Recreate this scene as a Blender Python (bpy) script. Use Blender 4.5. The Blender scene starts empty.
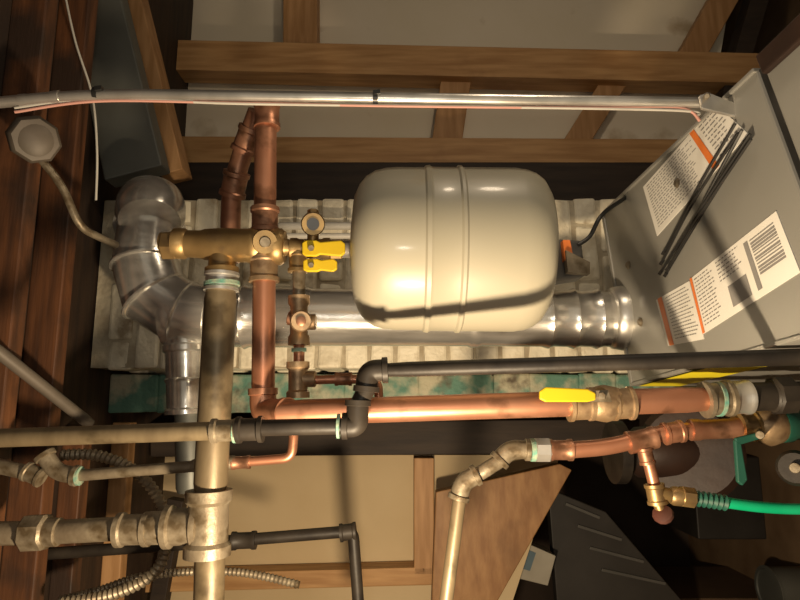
import bpy, bmesh, math, random
from mathutils import Vector, Matrix
random.seed(4)
F=600.0; A=math.atan(100/600.0); CZ=1.6
C=Vector((0,0,CZ))
fw=Vector((math.sin(A),math.cos(A),0)); rt=Vector((0,0,-1)); up=Vector((math.cos(A),-math.sin(A),0))
def ray(px,py): return fw+rt*((px-400)/F)+up*((300-py)/F)
def W(px,py,Y):
    r=ray(px,py); return C+r*(Y/r.y)
def Wz(px,py,z):
    r=ray(px,py); return C+r*((z-CZ)/r.z)
def pr(px,Y): return px*Y/F
# ---------- materials
def M(name,c,c2=None,metal=0,rough=.5,scale=8,bump=0,coat=0,stretch=(1,1,1),mix=(.35,.65),detail=6,bscale=None,rvar=0,bd=.004,stain_or_reflection=None,spec=None):
    m=bpy.data.materials.new(name); m.use_nodes=True; n=m.node_tree.nodes; l=m.node_tree.links
    b=n['Principled BSDF']; b.inputs['Metallic'].default_value=metal; b.inputs['Roughness'].default_value=rough
    if spec is not None: b.inputs['Specular IOR Level'].default_value=spec
    b.inputs['Coat Weight'].default_value=coat; b.inputs['Coat Roughness'].default_value=.12
    tc=n.new('ShaderNodeTexCoord'); mp=n.new('ShaderNodeMapping'); mp.inputs['Scale'].default_value=stretch
    l.new(tc.outputs['Object'],mp.inputs[0])
    b.inputs['Base Color'].default_value=(*c,1)
    if c2:
        t=n.new('ShaderNodeTexNoise'); t.inputs['Scale'].default_value=scale; t.inputs['Detail'].default_value=detail
        l.new(mp.outputs[0],t.inputs[0]); r=n.new('ShaderNodeValToRGB')
        r.color_ramp.elements[0].position=mix[0]; r.color_ramp.elements[1].position=mix[1]
        r.color_ramp.elements[0].color=(*c,1); r.color_ramp.elements[1].color=(*c2,1)
        l.new(t.outputs[0],r.inputs[0]); out=r.outputs[0]
        if stain_or_reflection:
            t3=n.new('ShaderNodeTexNoise'); t3.inputs['Scale'].default_value=stain_or_reflection[1]; t3.inputs['Detail'].default_value=7
            l.new(tc.outputs['Object'],t3.inputs[0]); r3=n.new('ShaderNodeValToRGB')
            r3.color_ramp.elements[0].position=stain_or_reflection[2]; r3.color_ramp.elements[1].position=stain_or_reflection[2]+.12
            l.new(t3.outputs[0],r3.inputs[0]); mx=n.new('ShaderNodeMix'); mx.data_type='RGBA'
            l.new(r3.outputs[0],mx.inputs[0]); l.new(out,mx.inputs[6]); mx.inputs[7].default_value=(*stain_or_reflection[0],1); out=mx.outputs[2]
        l.new(out,b.inputs['Base Color'])
        if rvar:
            mr=n.new('ShaderNodeMapRange'); mr.inputs[3].default_value=rough-rvar; mr.inputs[4].default_value=rough+rvar
            l.new(t.outputs[0],mr.inputs[0]); l.new(mr.outputs[0],b.inputs['Roughness'])
    if bump:
        t2=n.new('ShaderNodeTexNoise'); t2.inputs['Scale'].default_value=bscale or scale*4; t2.inputs['Detail'].default_value=5
        l.new(mp.outputs[0],t2.inputs[0]); bp=n.new('ShaderNodeBump'); bp.inputs['Strength'].default_value=bump; bp.inputs['Distance'].default_value=bd
        l.new(t2.outputs[0],bp.inputs['Height']); l.new(bp.outputs[0],b.inputs['Normal'])
    return m
copper=M('copper',(.44,.19,.11),(.55,.27,.165),.72,.40,7,.05,rvar=.08,stain_or_reflection=((.27,.125,.07),16,.56))
copper_d=M('copper_dull',(.28,.12,.07),(.42,.22,.135),.7,.43,14,.08,stain_or_reflection=((.16,.08,.045),20,.55))
iron=M('black_iron',(.014,.011,.009),(.032,.026,.02),0,.5,18,.1,spec=.3)
ironb=M('brown_iron',(.145,.11,.065),(.205,.16,.095),.35,.45,9,.1,stretch=(1,1,3),stain_or_reflection=((.075,.055,.03),12,.54))
castb=M('cast_fitting',(.20,.16,.11),(.31,.265,.19),.5,.47,25,.25,stain_or_reflection=((.11,.08,.045),18,.53))
galv=M('galvanized',(.54,.53,.49),(.72,.70,.66),.8,.32,14,.04,rvar=.08)
flue_m=M('flue_steel',(.64,.63,.59),(.86,.84,.79),.80,.22,9,.07,stretch=(6,6,1),rvar=.07,stain_or_reflection=((.48,.44,.38),9,.58))  # brownish blotches stand in for brown reflections on the steel
tank_m=M('tank_enamel',(.37,.345,.265),(.40,.375,.29),.0,.42,3,.0,coat=.16,stain_or_reflection=((.37,.30,.17),6,.62))
brass=M('brass',(.42,.28,.12),(.30,.20,.085),.75,.43,14,.15,stain_or_reflection=((.24,.16,.08),20,.55))
bronze=M('bronze',(.36,.24,.13),(.46,.33,.20),.7,.47,25,.2,stain_or_reflection=((.22,.14,.08),18,.55))
yellow=M('yellow_vinyl',(.66,.47,.01),(.62,.43,.01),0,.45,10)
teal=M('flux_corrosion',(.11,.30,.24),(.33,.36,.26),.1,.7,60,.3)
wood=M('pine_wood',(.38,.20,.075),(.54,.315,.135),0,.6,4,.1,stretch=(12,12,1.2),stain_or_reflection=((.28,.135,.05),3,.6))
stringer_m=M('stringer_wood',(.24,.115,.042),(.35,.19,.078),0,.55,4,.1,stretch=(3,3,10),stain_or_reflection=((.15,.07,.025),3,.55))
woodx=M('pine_wood_cross',(.36,.19,.075),(.50,.285,.13),0,.6,4,.1,stretch=(1.2,12,12))
joist_m=M('old_joist',(.045,.018,.008),(.13,.05,.018),0,.6,4,.25,stretch=(1,10,10),stain_or_reflection=((.03,.016,.01),5,.52))
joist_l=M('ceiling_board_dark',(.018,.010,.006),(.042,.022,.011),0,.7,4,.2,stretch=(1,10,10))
darkwood=M('dark_wood',(.022,.014,.01),(.04,.026,.017),0,.7,5,.2,stretch=(8,8,1))  # dark framing tone; carries the shade on sill and lower stud
panel_m=M('wall_board',(.74,.66,.50),(.80,.72,.58),0,.8,2.2,.1,bscale=40,stain_or_reflection=((.50,.40,.26),5,.60))
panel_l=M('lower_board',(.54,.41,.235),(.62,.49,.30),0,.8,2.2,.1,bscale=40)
brick_m=M('painted_brick',(.72,.67,.53),(.58,.52,.39),0,.5,12,.9,mix=(.45,.7),bscale=30,bd=.01,stain_or_reflection=((.36,.29,.19),14,.60))
mortar_m=M('mortar',(.50,.45,.34),(.30,.25,.17),0,.85,14,.8,bscale=40,bd=.01)
teal_m=M('teal_wall_paint',(.10,.22,.17),(.42,.40,.29),0,.7,11,.9,mix=(.46,.58),bscale=30,bd=.01,stain_or_reflection=((.10,.08,.055),13,.57))
boil_m=M('boiler_grey',(.285,.28,.255),(.305,.30,.275),.25,.42,4,.02)
boil_d=M('boiler_dark',(.10,.098,.09),(.13,.125,.115),.3,.5,5)
black=M('black_plastic',(.012,.012,.012),(.02,.02,.02),0,.35,10)
white=M('label_white',(.78,.76,.71),(.74,.72,.66),0,.5,10)
ink=M('ink',(.22,.21,.20),(.26,.25,.24),0,.6,10)
blueink=M('blue_print',(.08,.13,.17),(.1,.16,.2),0,.6,10)
paperd=M('dusty_paper',(.42,.39,.32),(.34,.31,.25),0,.7,10)
orange=M('orange_ink',(.75,.20,.04),(.72,.19,.04),0,.5,10)
ylab=M('yellow_label',(.85,.72,.02),(.82,.7,.02),0,.5,10)
duct_m=M('duct_grey',(.10,.105,.095),(.15,.155,.14),.3,.5,4,.1)
boxgrey=M('junction_box_paint',(.08,.067,.05),(.12,.10,.08),.1,.55,12,.1)
pinkw=M('pink_wire',(.6,.3,.25),(.62,.34,.28),0,.5,10)
whitew=M('white_cable',(.6,.58,.52),(.5,.48,.43),0,.5,10)
green=M('green_hose',(.0,.35,.16),(.01,.42,.2),0,.35,10)
greenh=M('green_handle',(.008,.06,.042),(.015,.085,.06),0,.45,10)
red=M('wheel_handle_paint',(.08,.025,.018),(.06,.025,.018),0,.5,10)
conc=M('concrete_floor',(.15,.09,.045),(.24,.155,.085),0,.8,5,.3)
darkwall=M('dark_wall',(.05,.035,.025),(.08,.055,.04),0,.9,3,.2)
card=M('cardboard',(.11,.065,.033),(.15,.09,.048),0,.8,4)
slate=M('dark_box',(.028,.025,.022),(.05,.045,.04),0,.5,4,.2)
pump_m=M('pump_paint',(.02,.010,.007),(.035,.017,.011),.1,.5,10,.2)
# ---------- building
def G(name):
    e=bpy.data.objects.new(name,None); e.empty_display_size=.05; bpy.context.collection.objects.link(e); e['init']=0
    return e
def mk(name,verts,faces,mat,parent=None,smooth=True,bevel=0):
    c=sum(verts,Vector())/len(verts)
    me=bpy.data.meshes.new(name); me.from_pydata([v-c for v in verts],[],faces); me.materials.append(mat)
    bm=bmesh.new(); bm.from_mesh(me); bmesh.ops.recalc_face_normals(bm,faces=bm.faces); bm.to_mesh(me); bm.free()
    if smooth:
        for p in me.polygons:p.use_smooth=True
        try: me.set_sharp_from_angle(angle=math.radians(38))
        except Exception: pass
    o=bpy.data.objects.new(name,me); o.location=c; bpy.context.collection.objects.link(o)
    if bevel:
        b=o.modifiers.new('bev','BEVEL'); b.width=bevel; b.segments=2; b.limit_method='ANGLE'
    if parent is not None:
        if not parent['init']:
            parent.location=c; parent['init']=1
        o.parent=parent; o.matrix_parent_inverse=Matrix.Translation(-parent.location)
    return o
def frames(P):
    n=len(P); T=[]
    for i in range(n):
        a=P[max(i-1,0)];b=P[min(i+1,n-1)]
        if 0<i<n-1:
            t=(P[i]-P[i-1]).normalized()+(P[i+1]-P[i]).normalized()
        else: t=b-a
        T.append(t.normalized())
    ref=Vector((0,1,0)) if abs(T[0].y)<.9 else Vector((1,0,0))
    u=(ref-T[0]*ref.dot(T[0])).normalized(); U=[u]
    for i in range(1,n):
        u=U[-1]-T[i]*U[-1].dot(T[i])
        U.append(u.normalized())
    return T,U
def sweep(name,P,R,mat,parent=None,seg=24,mitre=True,phase=0):
    n=len(P)
    if not isinstance(R,(list,tuple)): R=[R]*n
    T,U=frames(P); V=[];Fc=[]
    for i in range(n):
        v=T[i].cross(U[i]); 
        for k in range(seg):
            a=2*math.pi*k/seg+phase
            d=U[i]*math.cos(a)+v*math.sin(a)
            if mitre and 0<i<n-1:
                d1=(P[i]-P[i-1]).normalized()
                dd=d-d1*d.dot(d1)
                L=dd.length
                d=d/max(L,.6) if L<1 else d
            V.append(P[i]+d*R[i])
    for i in range(n-1):
        for k in range(seg):
            k2=(k+1)%seg
            Fc.append((i*seg+k,i*seg+k2,(i+1)*seg+k2,(i+1)*seg+k))
    Fc.append(tuple(range(seg-1,-1,-1))); Fc.append(tuple((n-1)*seg+k for k in range(seg)))
    return mk(name,V,Fc,mat,parent)
def fillet(P,r,n=8):
    out=[P[0]]
    for i in range(1,len(P)-1):
        a,b,c=P[i-1],P[i],P[i+1]
        d1=(a-b);d2=(c-b); rr=min(r,d1.length*.45,d2.length*.45)
        s=b+d1.normalized()*rr; e=b+d2.normalized()*rr
        for k in range(n+1):
            t=k/n; out.append(s*(1-t)**2+b*2*t*(1-t)+e*t*t)
    out.append(P[-1]); return out
def pipe(name,pts,r,mat,parent,fr=14,seg=20):
    P=[W(*p) for p in pts]; Y=pts[0][2]
    Q=fillet(P,pr(fr,Y)) if len(P)>2 else P
    return sweep(name,Q,pr(r,Y),mat,parent,seg,mitre=False)
def lathe(name,a,b,prof,mat,parent,seg=28,phase=0):
    P0=W(*a);P1=W(*b);Y=(a[2]+b[2])/2
    d=(P1-P0); P=[P0+d*t for t,_ in prof]; R=[max(pr(r,Y),1e-5) for _,r in prof]
    ax=d.normalized(); ref=Vector((0,1,0)) if abs(ax.y)<.9 else Vector((1,0,0))
    u=(ref-ax*ref.dot(ax)).normalized(); v=ax.cross(u); V=[];Fc=[]
    for p,r in zip(P,R):
        for k in range(seg):
            an=2*math.pi*k/seg+phase; V.append(p+(u*math.cos(an)+v*math.sin(an))*r)
    n=len(P)
    for i in range(n-1):
        for k in range(seg):
            k2=(k+1)%seg; Fc.append((i*seg+k,i*seg+k2,(i+1)*seg+k2,(i+1)*seg+k))
    Fc.append(tuple(range(seg-1,-1,-1))); Fc.append(tuple((n-1)*seg+k for k in range(seg)))
    return mk(name,V,Fc,mat,parent)
def coup(name,a,b,r,mat,parent,rim=1.5,seg=24):
    return lathe(name,a,b,[(0,r*.8),(0,r+rim),(.16,r+rim),(.22,r),(.78,r),(.84,r+rim),(1,r+rim),(1,r*.8)],mat,parent,seg)
def cyl(name,a,b,r,mat,parent,seg=24):
    return lathe(name,a,b,[(0,r*.88),(.06,r),(.94,r),(1,r*.88)],mat,parent,seg)
def hexn(name,a,b,r,mat,parent,seg=6):
    return lathe(name,a,b,[(0,r*.88),(.1,r),(.9,r),(1,r*.88)],mat,parent,seg,phase=.3)
def elbow(name,a,c,b,r,mat,parent,rim=2,fr=30):
    P=[W(*a),W(*c),W(*b)]; Y=c[2]; Q=fillet(P,pr(fr,Y),10)
    sweep(name,Q,pr(r,Y),mat,parent,22,mitre=False)
    d1=(P[0]-P[1]).normalized(); d2=(P[2]-P[1]).normalized(); w=pr(r*.55,Y)
    for i,(p,d) in enumerate(((P[0],d1),(P[2],d2))):
        rr=pr(r+rim,Y); sweep(name+'_collar_%d'%i,[p-d*w,p-d*w*.9,p-d*w*.05,p],[rr*.9,rr,rr,rr*.9],mat,parent,22,mitre=False)
def slab(name,pts,Y,th,mat,parent=None,bevel=0):
    n=len(pts); V=[W(x,y,Y) for x,y in pts]; V+=[v+Vector((0,th,0)) for v in V]
    Fc=[tuple(range(n)),tuple(range(2*n-1,n-1,-1))]+[(i,(i+1)%n,n+(i+1)%n,n+i) for i in range(n)]
    return mk(name,V,Fc,mat,parent,False,bevel)
def plank(name,a,b,w,Y,th,mat,parent=None,bevel=.003):
    A0=Vector(a);B0=Vector(b);d=(B0-A0).normalized();nn=Vector((-d.y,d.x))*w/2
    return slab(name,[tuple(A0+nn),tuple(B0+nn),tuple(B0-nn),tuple(A0-nn)],Y,th,mat,parent,bevel)
def boxw(name,x0,x1,y0,y1,z0,z1,mat,parent=None,bevel=0):
    V=[Vector((x,y,z)) for x in(x0,x1) for y in(y0,y1) for z in(z0,z1)]
    Fc=[(0,1,3,2),(4,6,7,5),(0,4,5,1),(2,3,7,6),(0,2,6,4),(1,5,7,3)]
    return mk(name,V,Fc,mat,parent,False,bevel)
def smoothpath(pts,n=10):
    P=[W(*p) for p in pts]; out=[]
    for i in range(len(P)-1):
        p0=P[max(i-1,0)];p1=P[i];p2=P[i+1];p3=P[min(i+2,len(P)-1)]
        for k in range(n):
            t=k/n
            out.append(.5*((2*p1)+(p2-p0)*t+(2*p0-5*p1+4*p2-p3)*t*t+(3*p1-p0-3*p2+p3)*t**3))
    out.append(P[-1]); return out
def cable(name,pts,r,mat,parent=None,n=10,seg=10):
    return sweep(name,smoothpath(pts,n),pr(r,pts[0][2]),mat,parent,seg,mitre=False)
def flex(name,pts,r,mat,parent,pitch=4.,seg=14,amp=.16):
    P=smoothpath(pts,40); Y=pts[0][2]; step=pr(pitch,Y)/4; Q=[P[0]];acc=0
    for i in range(1,len(P)):
        a=P[i-1];b=P[i];L=(b-a).length;s=0
        while acc+(L-s)>=step:
            s+=step-acc; acc=0; Q.append(a+(b-a)*(s/L))
        acc+=L-s
    R=[pr(r,Y)*(1+amp*math.sin(i*math.pi/2)) for i in range(len(Q))]
    return sweep(name,Q,R,mat,parent,seg,mitre=False)
# ---------- room shell
ZC=2.38
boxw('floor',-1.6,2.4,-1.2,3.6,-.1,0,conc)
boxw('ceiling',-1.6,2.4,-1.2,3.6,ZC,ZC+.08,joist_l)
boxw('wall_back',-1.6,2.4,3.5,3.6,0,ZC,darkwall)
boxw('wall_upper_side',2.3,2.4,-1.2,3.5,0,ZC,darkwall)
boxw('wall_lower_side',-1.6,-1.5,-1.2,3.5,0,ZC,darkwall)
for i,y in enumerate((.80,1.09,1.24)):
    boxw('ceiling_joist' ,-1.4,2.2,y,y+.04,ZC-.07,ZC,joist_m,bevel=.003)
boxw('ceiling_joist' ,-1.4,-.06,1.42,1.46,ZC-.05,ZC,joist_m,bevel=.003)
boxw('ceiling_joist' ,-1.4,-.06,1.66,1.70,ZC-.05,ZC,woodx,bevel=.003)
# upper wall boards + framing
slab('wall_panel_upper',[(150,-60),(740,-60),(700,175),(150,205)],2.05,.02,panel_m)
g=G('wall_framing')
plank('stud_top',(152,54),(762,68),30,1.93,.09,wood,g)
plank('stud_low',(178,150),(685,153),28,1.93,.09,wood,g)
plank('block_1',(300,-30),(300,50),34,1.95,.08,woodx,g)
plank('block_2',(456,80),(446,148),30,1.97,.07,woodx,g)
plank('block_3',(628,60),(574,146),24,1.97,.07,woodx,g)
plank('block_4',(735,-20),(690,60),26,1.97,.07,woodx,g)
plank('plate',(124,-20),(171,172),24,1.55,.08,woodx,g)
plank('shade_sill',(100,184),(720,184),44,1.9,.14,darkwood,g)  # dark beam painted for the shaded gap, deepening the tank's shadow
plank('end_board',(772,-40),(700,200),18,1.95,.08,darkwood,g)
slab('duct_sheet_metal',[(62,-30),(114,-30),(162,165),(104,180)],1.40,.06,duct_m,bevel=.004)
# lower boards
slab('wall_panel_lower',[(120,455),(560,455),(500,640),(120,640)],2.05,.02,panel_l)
g=G('lower_framing')
plank('shaded_stud',(150,440),(640,436),34,1.9,.12,darkwood,g)  # stud lying in shadow; the shade is put into its dark colour
plank('stud_a',(424,458),(424,575),20,1.96,.08,woodx,g)
plank('rail_low',(100,585),(440,576),18,1.96,.08,wood,g)
plank('rail_vert',(128,455),(95,640),30,1.93,.08,woodx,g)
slab('stair_stringer',[(436,492),(560,464),(572,470),(470,650),(430,650)],1.86,.05,stringer_m,bevel=.003)
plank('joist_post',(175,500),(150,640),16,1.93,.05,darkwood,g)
# ---------- chimney
g=G('brick_chimney')
a=W(100,197,1.5);b=W(100,370,1.5); X1=a.x;X0=b.x
boxw('mortar_core',X0+.006,X1-.006,1.510,1.98,0.01,ZC-.005,mortar_m,g)
V=[];Fc=[]
def addbox(c,h,j=.003):
    s=len(V)
    for dx in(-1,1):
        for dy in(-1,1):
            for dz in(-1,1):
                V.append(Vector((c[0]+dx*h[0]+random.uniform(-j,j),c[1]+dy*h[1]+random.uniform(-j,j),c[2]+dz*h[2]+random.uniform(-j,j))))
    for f in((0,1,3,2),(4,6,7,5),(0,4,5,1),(2,3,7,6),(0,2,6,4),(1,5,7,3)):Fc.append(tuple(s+i for i in f))
z=.03;row=0;wd=X1-X0
while z<ZC-.07:
    n=3; L=wd/n; cuts=[X0+L*i for i in range(n+1)] if row%2 else [X0]+[X0+L*(i+.5) for i in range(n)]+[X1]
    for i in range(len(cuts)-1):
        c0,c1=cuts[i],cuts[i+1]
        if c1-c0<.03: continue
        addbox(((c0+c1)/2,1.56+random.uniform(-.004,.004),z+.03),((c1-c0)/2-.003,.055,.0295))
    for j in range(3):
        addbox((X0+.05,1.68+j*.125,z+.03),(.05-.0,.056,.028))
    z+=.066;row+=1
mk('bricks',V,Fc,brick_m,g,False,.008)
g=G('teal_masonry_ledge')
a=W(100,373,1.62);b=W(100,412,1.62)
V=[];Fc=[];z=.02
while z<2.3:
    h=random.choice((.1,.13,.2))
    addbox(((a.x+b.x)/2-.002+random.uniform(-.002,.002),1.72+random.uniform(-.003,.003),z+h/2),((a.x-b.x)/2,.095,h/2+.001),.003); z+=h
mk('painted_blocks',V,Fc,teal_m,g,False,.006)
# ---------- flue
g=G('flue_pipe'); YF=1.33
lathe('run',(300,317,YF),(634,319,YF),[(0,26),(0,29),(.02,30),(.04,29),(.50,28.5),(.51,30),(.53,30),(.54,28.5),(.72,28.5),(.74,30.5),(.755,28.5),(.80,28.5),(.815,30.5),(.83,28.5),(.87,28.5),(.885,30.5),(.9,28.5),(1,28.5)],flue_m,g,48)
lathe('tee_body',(168,316,YF),(312,317,YF),[(0,29),(0,31),(.05,32),(.09,31),(.52,31),(.54,33),(.57,31),(.88,31),(.9,33),(.94,31),(1,30),(1,26)],flue_m,g,48)
lathe('tee_branch',(186,325,YF),(186,414,YF),[(0,20),(.22,20),(.24,22.5),(.3,22.5),(.32,20),(.6,19),(.62,20.5),(.66,19),(.93,18),(.95,20),(1,20),(1,15)],flue_m,g,40)
cyl('drip_leg',(188,410,YF),(190,492,YF),13,duct_m,g)
E=[(212,317,YF),(184,314,YF),(155,296,YF),(146,264,YF),(150,228,YF+.03),(156,216,YF+.12),(157,214,YF+.165)]
sweep('gored_elbow',[W(*p) for p in E],[pr(32,YF)]*5+[pr(30,YF)]*2,flue_m,g,40)
EP=[W(*p) for p in E]
for i in range(1,5):
    t=((EP[i]-EP[i-1]).normalized()+(EP[i+1]-EP[i]).normalized()).normalized()
    rr=pr(32.5,YF)/math.cos(.5*(EP[i]-EP[i-1]).angle(EP[i+1]-EP[i]))
    sweep('elbow_bead_%d'%i,[EP[i]-t*.005,EP[i]-t*.002,EP[i]+t*.002,EP[i]+t*.005],[rr*.98,rr*1.045,rr*1.045,rr*.98],flue_m,g,40,mitre=False)
lathe('open_cuff',(150,222,YF-.02),(152,199,YF+.02),[(0,30),(.3,34),(.7,34),(1,31)],flue_m,g,40)
# ---------- tank
g=G('expansion_tank'); YT=1.0
L0,L1=351,546
def tx(x):return (x-347)/210
prof=[(0,1),(tx(349),35),(tx(352),56),(tx(357),67),(tx(364),75),(tx(373),80.5),(tx(384),83),(tx(396),84),(tx(424),84),(tx(426),86),(tx(430),86.5),(tx(433),84.5),(tx(458),84.5),(tx(460),86.5),(tx(463),86.5),(tx(465),84.5),(tx(520),84.5),(tx(531),83),(tx(540),80),(tx(547),75),(tx(553),66),(tx(556),50),(1,20),(1,.5)]
prof=[(t,r*.985) for t,r in prof]
lathe('shell',(L0,249,YT),(L1,251,YT),prof,tank_m,g,96)
lathe('inlet_boss',(338,249,YT),(354,249,YT),[(0,7),(0,9),(.7,9),(1,12)],galv,g)
cyl('bottom_cap',(544,251,YT),(550,251,YT),9,black,g)
# ---------- air separator
YA=1.0
g=G('air_separator')
lathe('body',(160,243,YA),(285,247,YA),[(0,7),(.01,11),(.10,12),(.12,16),(.2,16),(.22,14),(.33,14.5),(.36,16),(.5,17.5),(.7,17.5),(.74,19),(.8,19),(.82,17),(.86,17),(.88,19),(.97,19),(1,16)],brass,g,36)
hexn('vent_cap',(163,246,YA),(178,246,YA),15,brass,g)
lathe('port_ring',(265,242,YA-.035),(265,242,YA-.012),[(0,6),(0,12),(.4,13),(1,13)],brass,g)
lathe('port_plug',(265,242,YA-.038),(265,242,YA-.03),[(0,5),(.3,6),(1,6)],castb,g)
lathe('lower_neck',(222,255,YA),(222,274,YA),[(0,13),(.6,14),(.7,17),(1,17)],brass,g)
coup('nickel_coupling',(222,273,YA),(221,291,YA),16,galv,g)
cyl('tape_ring',(222,282,YA),(222,286,YA),18.0,teal,g)
lathe('side_arm',(283,247,YA),(302,249,YA),[(0,10),(.3,8),(1,8)],brass,g)
# ---------- copper risers
g=G('copper_riser_pipe')
cyl('riser',(266,106,YA),(263,405,YA),11.5,copper,g)
coup('coupling_top',(267,103,YA),(267,128,YA),13,copper,g,1)
coup('coupling_mid',(265,208,YA),(265,233,YA),13.5,copper_d,g)
coup('coupling_low',(264,257,YA),(264,282,YA),14,bronze,g)
elbow('base_elbow',(263,388,YA),(263,412,YA),(288,413,YA-.05),13,copper,g,1.5,20)
g=G('copper_branch_pipe')
pipe('branch',[(258,112,1.03),(240,160,1.08),(231,196,1.1),(230,262,1.1)],11,copper_d,g,22)
coup('elbow_sleeve',(252,128,1.05),(243,152,1.07),12.5,copper_d,g)
coup('elbow_sleeve_low',(237,172,1.08),(232,196,1.1),12.5,copper_d,g)
# ---------- tank isolation valve
g=G('tank_service_valve'); YV=.97
cyl('nipple',(300,249,YA),(342,249,YA),6.5,brass,g)
hexn('nut_right',(330,249,YA),(343,249,YA),11,brass,g)
coup('valve_body',(291,249,YA),(330,249,YA),10,brass,g)
cyl('stem_up',(313,243,YA),(313,224,YA),6,brass,g)
lathe('gauge_cap',(313,224,YA-.035),(313,224,YA+.02),[(0,6),(0,11),(.5,12.5),(1,12.5),(1,8)],brass,g)
lathe('gauge_face',(313,224,YA-.038),(313,224,YA-.03),[(0,6.5),(1,6.5)],black,g)
hexn('cap_screw',(313,210,YA),(313,219,YA),6,brass,g)
def lever(n,x0,x1,y,w,Y,g,mat=yellow):
    slab(n,[(x0,y-w*.35),(x0+4,y-w/2),(x0+14,y-w/2),(x0+18,y-w*.38),(x1-4,y-w/2),(x1,y-w*.3),(x1,y+w*.3),(x1-4,y+w/2),(x0+18,y+w*.38),(x0+14,y+w/2),(x0+4,y+w/2),(x0,y+w*.35)],Y,.007,mat,g,.002)
lever('lever_handle_1',302,345,248,16,YA-.045,g)
lever('lever_handle_2',303,337,265,13,YA-.04,g)
hexn('lever_nut_1',(311,248,YA-.052),(311,248,YA-.0),3.5,castb,g)
hexn('lever_nut_2',(311,265,YA-.047),(311,265,YA-.0),3.2,castb,g)
coup('drain_body',(298,253,YA),(298,272,YA),9,brass,g)
# small drop line
g=G('fill_valve_line')
cyl('upper_pipe',(299,268,YA),(299,300,YA),6.5,castb,g)
coup('tee_run',(299,296,YA),(299,345,YA),9,bronze,g,2)
lathe('tee_face',(301,321,YA-.035),(301,321,YA),[(0,6),(0,9.5),(.3,11),(1,11)],bronze,g)
cyl('face_plug',(301,321,YA-.04),(301,321,YA-.03),5,copper_d,g)
cyl('side_stub',(299,322,YA),(316,322,YA),8,bronze,g)
cyl('flow_cap',(288,318,YA),(299,320,YA),7,copper_d,g)
cyl('mid_pipe',(299,343,YA),(299,366,YA),5.5,copper,g)
coup('lower_tee',(298,362,YA),(298,398,YA),9.5,bronze,g,2)
cyl('lower_side',(298,379,YA),(316,379,YA),8,bronze,g)
cyl('tape',(299,348,YA),(299,352,YA),7.5,teal,g)
pipe('small_copper',[(312,380,YA),(345,379,YA),(378,380,YA),(379,402,YA)],4.5,copper,g,10)
coup('small_coupling',(335,379,YA),(352,379,YA),6.2,copper_d,g,.6)
# ---------- vertical iron main
g=G('iron_main_pipe'); YM=1.0
cyl('main',(221,288,YM),(210,496,YM),16,ironb,g)
cyl('main_low',(210,545,YM),(208,640,YM),14,ironb,g)
coup('tee_run',(209,490,YM),(207,556,YM),19,castb,g,3)
coup('tee_side',(166,527,YM),(200,526,YM),17,castb,g,3)
cyl('side_pipe_a',(-60,534,YM),(32,533,YM),11,castb,g)
hexn('union_a',(24,533,YM),(48,532,YM),17,castb,g,8)
cyl('union_face',(40,532,YM),(60,532,YM),13,castb,g)
cyl('side_pipe_b',(55,532,YM),(150,527,YM),11,castb,g)
coup('side_coupling',(118,530,YM),(150,529,YM),14,castb,g,2)
hexn('union_b',(145,528,YM),(170,527,YM),16,castb,g,8)
# ---------- horizontal iron run
g=G('iron_supply_pipe'); YI=.88
cyl('run_left',(-60,440,YI),(240,430,YI),9,ironb,g)
coup('coupling_a',(212,431,YI),(240,430,YI),10.5,castb,g,1.5)
coup('coupling_b',(237,430,YI),(263,429,YI),11,iron,g,2)
cyl('tape_ring',(234,431,YI),(237,431,YI),11.6,teal,g)
cyl('run_mid',(258,428,YI),(344,426,YI),8,iron,g)
cyl('collar_mid',(337,426,YI),(340,426,YI),12,teal,g)
elbow('elbow_low',(342,426,YI),(357,426,YI),(358,400,YI),11,iron,g,2,16)
elbow('elbow_high',(366,392,YI),(368,371,YI),(388,370,YI),11,iron,g,2,16)
cyl('riser',(357,408,YI),(367,388,YI),9,iron,g)
cyl('run_right',(384,370,YI),(860,355,YI-.12),8,iron,g)
# ---------- large copper return
g=G('copper_return_pipe'); YC=.95
cyl('run',(278,413,YC),(712,399,YC),12.5,copper,g)
coup('valve_left_hub',(568,405,YC),(592,404,YC),15,bronze,g,1.5)
lathe('valve_ball_body',(585,404,YC),(622,403,YC),[(0,13),(.15,16),(.5,19),(.85,16),(1,13)],bronze,g,10)
coup('valve_right_hub',(612,404,YC),(632,403,YC),15,bronze,g,1.5)
cyl('valve_stem',(606,403,YC),(600,392,YC-.03),6,brass,g)
slab('lever_yellow',[(540,391),(546,387),(588,389),(596,393),(596,400),(588,402),(546,402),(540,399)],YC-.045,.008,yellow,g,.002)
hexn('lever_nut',(602,396,YC-.053),(602,396,YC-.01),4,castb,g)
slab('lever_tang',[(590,391),(608,390),(612,402),(590,402)],YC-.042,.005,castb,g)
coup('adapter',(704,400,YC),(730,398,YC),16,castb,g,2)
cyl('adapter_flux',(716,399,YC),(720,399,YC),17,teal,g)
coup('adapter_hub',(726,398,YC),(748,397,YC),16,galv,g,1)
coup('black_nipple_hub',(744,397,YC),(778,396,YC),14,iron,g,2)
hexn('black_union',(772,396,YC),(792,395,YC),19,iron,g,8)
cyl('black_tail',(788,395,YC),(870,392,YC),13,iron,g)
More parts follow.
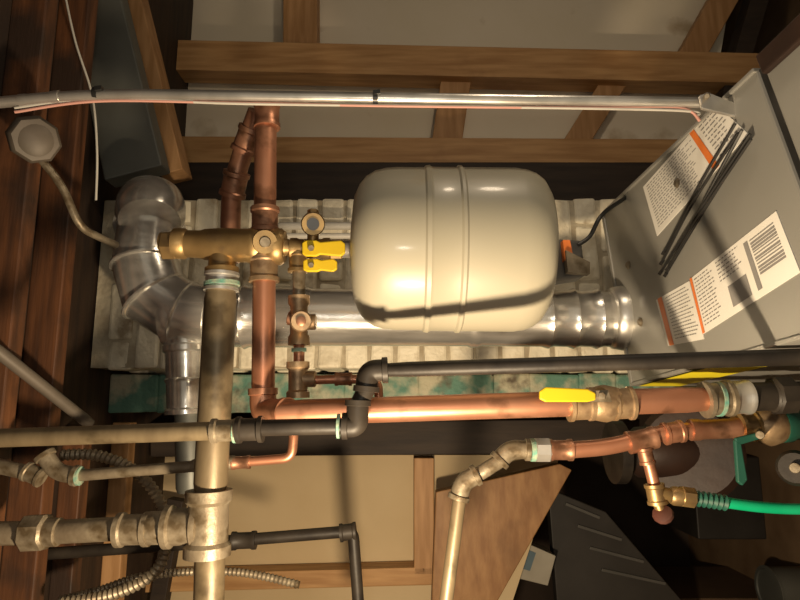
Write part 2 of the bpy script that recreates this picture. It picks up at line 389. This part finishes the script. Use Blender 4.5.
# ---------- second copper line
g=G('copper_drain_pipe'); YD=1.02
pipe('run',[(556,451,YD),(610,447,YD),(665,432,YD),(745,428,YD)],8,copper,g,20)
coup('tee',(628,443,YD),(655,437,YD),10,copper_d,g,1)
coup('sleeve_a',(664,434,YD),(682,431,YD),10,copper,g,1)
coup('sleeve_b',(690,430,YD),(742,428,YD),9.5,copper_d,g,1)
hexn('union',(534,450,YD),(550,450,YD),12,galv,g,8)
coup('union_tail',(548,450,YD),(572,450,YD),9.5,copper_d,g,1)
cyl('union_flux',(530,450,YD),(535,450,YD),11,teal,g)
elbow('elbow_a',(530,450,YD),(510,449,YD),(498,462,YD),9,castb,g,1.5,14)
cyl('diag_pipe',(504,458,YD),(474,477,YD),7,castb,g)
elbow('elbow_b',(478,474,YD),(463,482,YD),(458,500,YD),9,castb,g,1.5,14)
cyl('down_pipe',(460,495,YD),(441,640,YD),6.5,ironb,g)
cyl('branch_down',(643,440,YD),(655,488,YD),5.5,copper,g)
coup('branch_sleeve',(644,448,YD),(648,464,YD),7,copper_d,g,.8)
g=G('gate_valve')
coup('hub_left',(738,427,YD),(756,426,YD),13,brass,g,2)
lathe('body',(752,426,YD),(785,425,YD),[(0,13),(.2,17),(.5,20),(.8,17),(1,13)],bronze,g,16)
coup('hub_right',(780,425,YD),(830,423,YD),15,greenh,g,2)
cyl('neck',(768,410,YD),(768,440,YD),11,brass,g)
slab('lever_green',[(735,440),(741,440),(748,480),(743,486),(738,482)],YD-.05,.008,greenh,g,.002)
slab('lever_arm',[(735,438),(764,431),(764,438),(737,446)],YD-.05,.006,greenh,g,.002)
cyl('lever_stem',(760,435,YD-.06),(760,433,YD),4,castb,g)
g=G('circulator_pump')
lathe('motor',(690,452,1.45),(690,452,1.60),[(0,20),(0,40),(.1,46),(.3,46),(.35,42),(.9,42),(1,36)],pump_m,g,40)
lathe('volute',(630,452,1.5),(700,452,1.5),[(0,18),(.1,24),(.6,26),(1,22)],pump_m,g,28)
lathe('flange',(612,452,1.5),(632,452,1.5),[(0,20),(0,30),(.5,30),(.6,20),(1,18)],iron,g,28)
# hose bib + hose
g=G('hose_bib')
coup('bib_body',(654,484,YD),(658,504,YD),8.5,brass,g,1)
lathe('spout',(656,494,YD),(684,497,YD),[(0,8),(.5,7),(.6,9),(1,9)],brass,g,16)
lathe('wheel_handle',(662,512,YD-.01),(664,517,YD),[(0,4),(.2,9),(.5,10),(.8,9),(1,4)],red,g,12)
cyl('bonnet',(657,500,YD),(662,514,YD),5,brass,g)
g=G('garden_hose')
hexn('brass_nut',(680,496,YD),(694,498,YD),10,brass,g,8)
flex('spring_guard',[(692,498,YD),(708,500,YD),(727,503,YD)],6.5,greenh,g,5,amp=.2)
cable('hose',[(722,502,YD),(760,507,YD),(800,509,YD),(860,508,YD)],5.2,green,g,seg=16)
g=G('wheel_knob')
lathe('rim',(795,468,.97),(797,468,1.0),[(0,6),(0,14),(.3,17),(.7,17),(1,12)],iron,g,20)
cyl('hub',(795,468,.96),(796,468,1.01),5,castb,g)
# ---------- small line left
g=G('small_water_line'); YS=1.06
pipe('nipple',[(74,476,YS),(120,472,YS),(196,466,YS)],5.5,castb,g)
cyl('sleeve',(192,466,YS),(236,462,YS),6.5,castb,g)
pipe('copper_tube',[(232,463,YS),(292,458,YS),(294,430,YS),(293,405,YS+.02)],4.6,copper,g,10)
coup('tube_sleeve',(232,463,YS),(250,462,YS),6,copper_d,g,.6)
elbow('elbow',(78,476,YS),(56,472,YS),(44,454,YS),8,castb,g,2,14)
cyl('flux_ring',(78,476,YS),(81,476,YS),9,teal,g)
cyl('stub',(-20,462,YS),(34,474,YS),7,castb,g)
coup('stub_cap',(26,471,YS),(42,478,YS),8.5,castb,g,1)
cyl('diagonal_conduit',(-10,345,1.04),(90,424,1.24),6,boxgrey,G('grey_conduit'))
g=G('flexible_armored_cable')
flex('armor',[(62,455,1.2),(100,456,1.2),(140,475,1.2),(165,515,1.2),(160,565,1.2),(120,592,1.2),(60,604,1.2)],5,castb,g,5)
flex('armor_2',[(60,600,1.25),(100,590,1.25),(150,575,1.25),(235,572,1.25),(300,585,1.25)],3.5,castb,g,4)
g=G('iron_gas_pipe')
pipe('loop',[(44,554,1.3),(230,541,1.3),(353,531,1.3),(361,640,1.3)],5.5,iron,g,8)
coup('corner',(340,533,1.3),(356,531,1.3),7.5,iron,g,1)
coup('coupling',(232,541,1.3),(256,540,1.3),7.5,iron,g,1)
# ---------- conduit at top
g=G('electrical_conduit'); YE=.9
sweep('tube',fillet([W(-60,108,YE),W(90,94,YE),W(380,98,YE),W(705,103,YE)],.1,8),pr(6,YE),galv,g,20,mitre=False)
coup('strap_sleeve',(20,101,YE),(60,97,YE),6.4,galv,g,.5)
slab('flattened_end',[(700,95),(708,92),(768,116),(764,121),(745,118),(702,108)],YE-.08,.006,galv,g,.001)
lathe('end_bolt',(707,96,YE-.09),(707,96,YE+.01),[(0,2.5),(.2,4),(1,4)],castb,g,6)
for i,x in enumerate((96,375)):
    y=94 if x==96 else 98
    cyl('zip_tie_%d'%i,(x-2,y,YE),(x+3,y,YE),7.3,black,g)
    slab('zip_head_%d'%i,[(x-2,y-8),(x+5,y-9),(x+5,y-5),(x-2,y-4)],YE-.015,.01,black,g)
cable('pink_wire',[(15,112,YE),(100,101,YE),(240,103,YE),(400,106,YE),(600,108,YE),(680,108,YE),(700,121,YE)],1.6,pinkw,g)
cable('white_wire',[(15,108,YE),(100,99,YE),(240,103.5,YE),(420,106,YE),(670,110,YE),(698,116,YE)],1.6,whitew,g)
cable('hanging_wire',[(62,-20,1.18),(75,40,1.18),(92,95,1.18),(97,150,1.18),(96,200,1.18)],1.2,whitew,G('loose_cable'))
g=G('ceiling_junction_box')
lathe('dish',(36,140,1.0),(30,138,1.05),[(0,15),(.02,22),(.12,25),(.6,25),(.8,18),(1,14)],boxgrey,g,8,phase=.39)
lathe('cover_rim',(36,140,.995),(35,140,1.01),[(0,10),(.3,17),(1,18)],boxgrey,g,24)
pipe('arm',[(40,158,1.03),(62,185,1.05),(80,228,1.08),(116,245,1.18)],4.2,castb,g,16)
g=G('white_conduit')
cyl('conduit_a',(278,226,1.45),(352,226,1.45),4,whitew,g)
cyl('conduit_b',(282,236,1.45),(352,236,1.45),3,whitew,g)
# damper motor behind tank
g=G('flue_damper_motor')
slab('housing',[(548,238),(582,240),(586,276),(550,282)],1.22,.06,boil_d,g,.006)
slab('orange_band',[(563,240),(570,240),(574,260),(565,260)],1.20,.02,orange,g)
slab('steel_bracket',[(566,250),(590,262),(590,274),(568,272)],1.19,.02,castb,g)
cable('lead',[(578,245,1.2),(590,236,1.2),(602,215,1.2),(625,198,1.25),(640,188,1.3)],2.2,black,g)
# ---------- boiler
g=G('boiler'); ZT=CZ-.49
bu=Wz(603,214,ZT);bl=Wz(632,386,ZT);fl=Wz(850,326,ZT);fu=Wz(756,70,ZT)
V=[bu,bl,fl,fu]; B=[v.copy() for v in V]
for v in B: v.z=.01
for nm,t in(('jacket',ZT),):
    mk(nm,V+B,[(0,1,2,3),(7,6,5,4),(0,4,5,1),(1,5,6,2),(2,6,7,3),(3,7,4,0)],boil_m,g,False,.004)
def topq(u,v,h=0):
    p=(bu*(1-u)+fu*u)*(1-v)+(bl*(1-u)+fl*u)*v; return p+Vector((0,0,h))
def topbox(n,u0,u1,v0,v1,h0,h1,mat,bev=.002):
    V=[topq(u,v,h) for u in(u0,u1) for v in(v0,v1) for h in(h0,h1)]
    return mk(n,V,[(0,1,3,2),(4,6,7,5),(0,4,5,1),(2,3,7,6),(0,2,6,4),(1,5,7,3)],mat,g,False,bev)
topbox('side_seam_upper',0,1,-.012,.008,-.02,.004,boil_m)
topbox('side_seam_lower',0,1,.985,1.0,-.004,.003,boil_m,.001)
topbox('back_seam',-.01,.012,0,1,-.02,.003,boil_m)
topbox('housing_gap_shade',.99,1.02,.0,1,-.6,-.004,black,.0)  # black block painted in for the shade between jacket and housing
topbox('control_housing',1.02,1.25,-.03,1.0,-.6,-.0,boil_m,.006)
topbox('housing_cap',1.03,1.25,-.03,.06,.0,.01,pump_m,.003)
sweep('flue_collar',[Wz(621,318,ZT)+Vector((0,0,h)) for h in(-.01,.0,.02,.025)],[.072,.072,.068,.064],galv,g,40,mitre=False)
def onz(p,h=.0012):
    q=Wz(p[0],p[1],ZT+h); return q
def label(n,quad,rows,stripe=None,rev=False):
    Q=[onz(p) for p in quad]; B2=[q-Vector((0,0,.001)) for q in Q]
    mk(n,Q+B2,[(0,1,2,3),(7,6,5,4),(0,4,5,1),(1,5,6,2),(2,6,7,3),(3,7,4,0)],white,g,False)
    def q(u,v,h): return (Q[0]*(1-u)+Q[1]*u)*(1-v)+(Q[3]*(1-u)+Q[2]*u)*v+Vector((0,0,h))
    V=[];Fc=[]
    for (u0,u1,v0,v1) in rows:
        s=len(V); V.extend([q(u0,v0,.0006),q(u1,v0,.0006),q(u1,v1,.0006),q(u0,v1,.0006)]);Fc.append((s,s+1,s+2,s+3))
    if V: mk(n+'_print',V,Fc,ink,g,False)
    if stripe:
        u0,u1,v0,v1=stripe
        mk(n+'_stripe',[q(u0,v0,.0008),q(u1,v0,.0008),q(u1,v1,.0008),q(u0,v1,.0008)],[(0,1,2,3)],orange,g,False)
def textrows(u0,u1,n,v0=.06,v1=.94,fill=.3):
    R=[]
    for i in range(n):
        a=v0+(v1-v0)*i/n; h=(v1-v0)/n*fill
        u=u0; e=u1-random.random()*.25*(u1-u0)
        while u<e:
            w=random.uniform(.015,.05); R.append((u,min(u+w,u1),a,a+h)); u+=w+.012
    return R
label('warning_label_a',[(643,187),(716,104),(748,134),(657,236)],textrows(.05,.68,16)+textrows(.79,.97,10),(.70,.75,0,1))
label('warning_label_b',[(656,300),(689,281),(704,339),(668,346)],textrows(.28,.95,14),(.06,.2,0,1))
label('rating_label',[(690,279),(776,211),(800,272),(703,334)],textrows(.05,.28,14)+textrows(.34,.60,6,.06,.45)+[(.66,.70,.1,.9)]+[(.72,.95,.12+.05*i,.12+.05*i+random.choice((.02,.035))) for i in range(12)]+[(.40,.60,.55,.9)],(.0,.03,0,1))
for i,(x,y) in enumerate(((628,265),(640,322),(677,183))):
    c=onz((x,y),.002); sweep('bolt_%d'%i,[c-Vector((0,0,.003)),c,c+Vector((0,0,.004))],[.009,.009,.005],castb,g,12,mitre=False)
def side(u,d):
    p=bl*(1-u)+fl*u; n=(fl-bl).cross(Vector((0,0,1))).normalized()
    if n.x>0:n=-n
    return p+n*.003-Vector((0,0,d))
S=[side(.04,.004),side(.52,.004),side(.52,.09),side(.04,.09)]
mk('energy_label',S,[(0,1,2,3)],ylab,g,False)
g=G('cable_tie_bundle')
ends=[((735,124),(664,252)),((742,130),(672,262)),((750,134),(661,272)),((747,142),(666,274)),((738,133),(662,262)),((751,139),(668,268))]
for i,(p,q) in enumerate(ends):
    a=onz(p,.004+.0018*(i%3)); b=onz(q,.003+.002*(i%3))
    m=(a+b)/2+Vector((random.uniform(-.008,.008),random.uniform(-.006,.006),.004))
    sweep('tie_%d'%i,fillet([a,m,b],.1),.0023,black,g,6,mitre=False)
    d=(b-a).normalized()
    sweep('tie_head_%d'%i,[b-d*.004,b+d*.006],.004,black,g,4,mitre=False)
# ---------- clutter lower right
boxw('cardboard_box',-1.2,-.80,2.62,3.1,.0,.50,card,bevel=.004)
boxw('storage_crate',-.60,-.25,2.75,3.2,0,.30,slate,bevel=.006)
g=G('dark_storage_board')
slab('board',[(548,488),(606,512),(690,610),(825,740),(825,800),(560,640)],2.3,.05,slate,g,bevel=.004)
for i in range(4):
    plank('batten_%d'%i,(566+i*12,504+i*22),(600+i*22,518+i*22),3,2.29,.015,boil_d,g,.001)
g=G('printed_carton')
slab('carton',[(506,534),(556,556),(548,586),(492,572)],2.18,.12,paperd,g,bevel=.003)
slab('print_band',[(514,544),(536,553),(530,571),(506,564)],2.177,.004,blueink,g)
g=G('paint_can')
def vcyl(n,x,y,z0,prof,mat,seg=32):
    V=[];Fc=[]
    for (h,r) in prof:
        for k in range(seg):
            a=2*math.pi*k/seg; V.append(Vector((x+r*math.cos(a),y+r*math.sin(a),z0+h)))
    for i in range(len(prof)-1):
        for k in range(seg):
            k2=(k+1)%seg; Fc.append((i*seg+k,i*seg+k2,(i+1)*seg+k2,(i+1)*seg+k))
    Fc.append(tuple(range(seg))); Fc.append(tuple((len(prof)-1)*seg+k for k in range(seg)))
    return mk(n,V,Fc,mat,g)
vcyl('can',-.72,2.45,0,[(0,.082),(.004,.085),(.18,.085),(.184,.09),(.19,.09),(.19,.078),(.184,.076)],duct_m)
# ---------- lights
def lamp(n,loc,e,col,r):
    d=bpy.data.lights.new(n,'POINT'); d.energy=e; d.color=col; d.shadow_soft_size=r
    o=bpy.data.objects.new(n,d); o.location=loc; bpy.context.collection.objects.link(o)
lamp('bulb_main',W(400,880,.58),50,(1,.77,.50),.03)
lamp('camera_fill',Vector((.03,-.05,1.65)),5,(1,.91,.78),.03)  # added flash-like fill light beside the camera
lamp('fill_far',Vector((1.1,.7,1.3)),8,(1,.80,.57),.05)  # unseen fill light added to brighten the upper wall boards
w=bpy.data.worlds.new('world'); bpy.context.scene.world=w; w.use_nodes=True
w.node_tree.nodes['Background'].inputs[0].default_value=(.95,.82,.63,1); w.node_tree.nodes['Background'].inputs[1].default_value=.33
# ---------- camera
cd=bpy.data.cameras.new('camera'); cd.sensor_width=36; cd.lens=F/800*36; cd.clip_start=.02
co=bpy.data.objects.new('camera',cd); bpy.context.collection.objects.link(co)
mw=Matrix((rt,up,-fw)).transposed().to_4x4(); mw.translation=C; co.matrix_world=mw
bpy.context.scene.camera=co
bpy.context.scene.view_settings.view_transform='Standard'
for o in list(bpy.data.objects):
    if 'init' in o: del o['init']
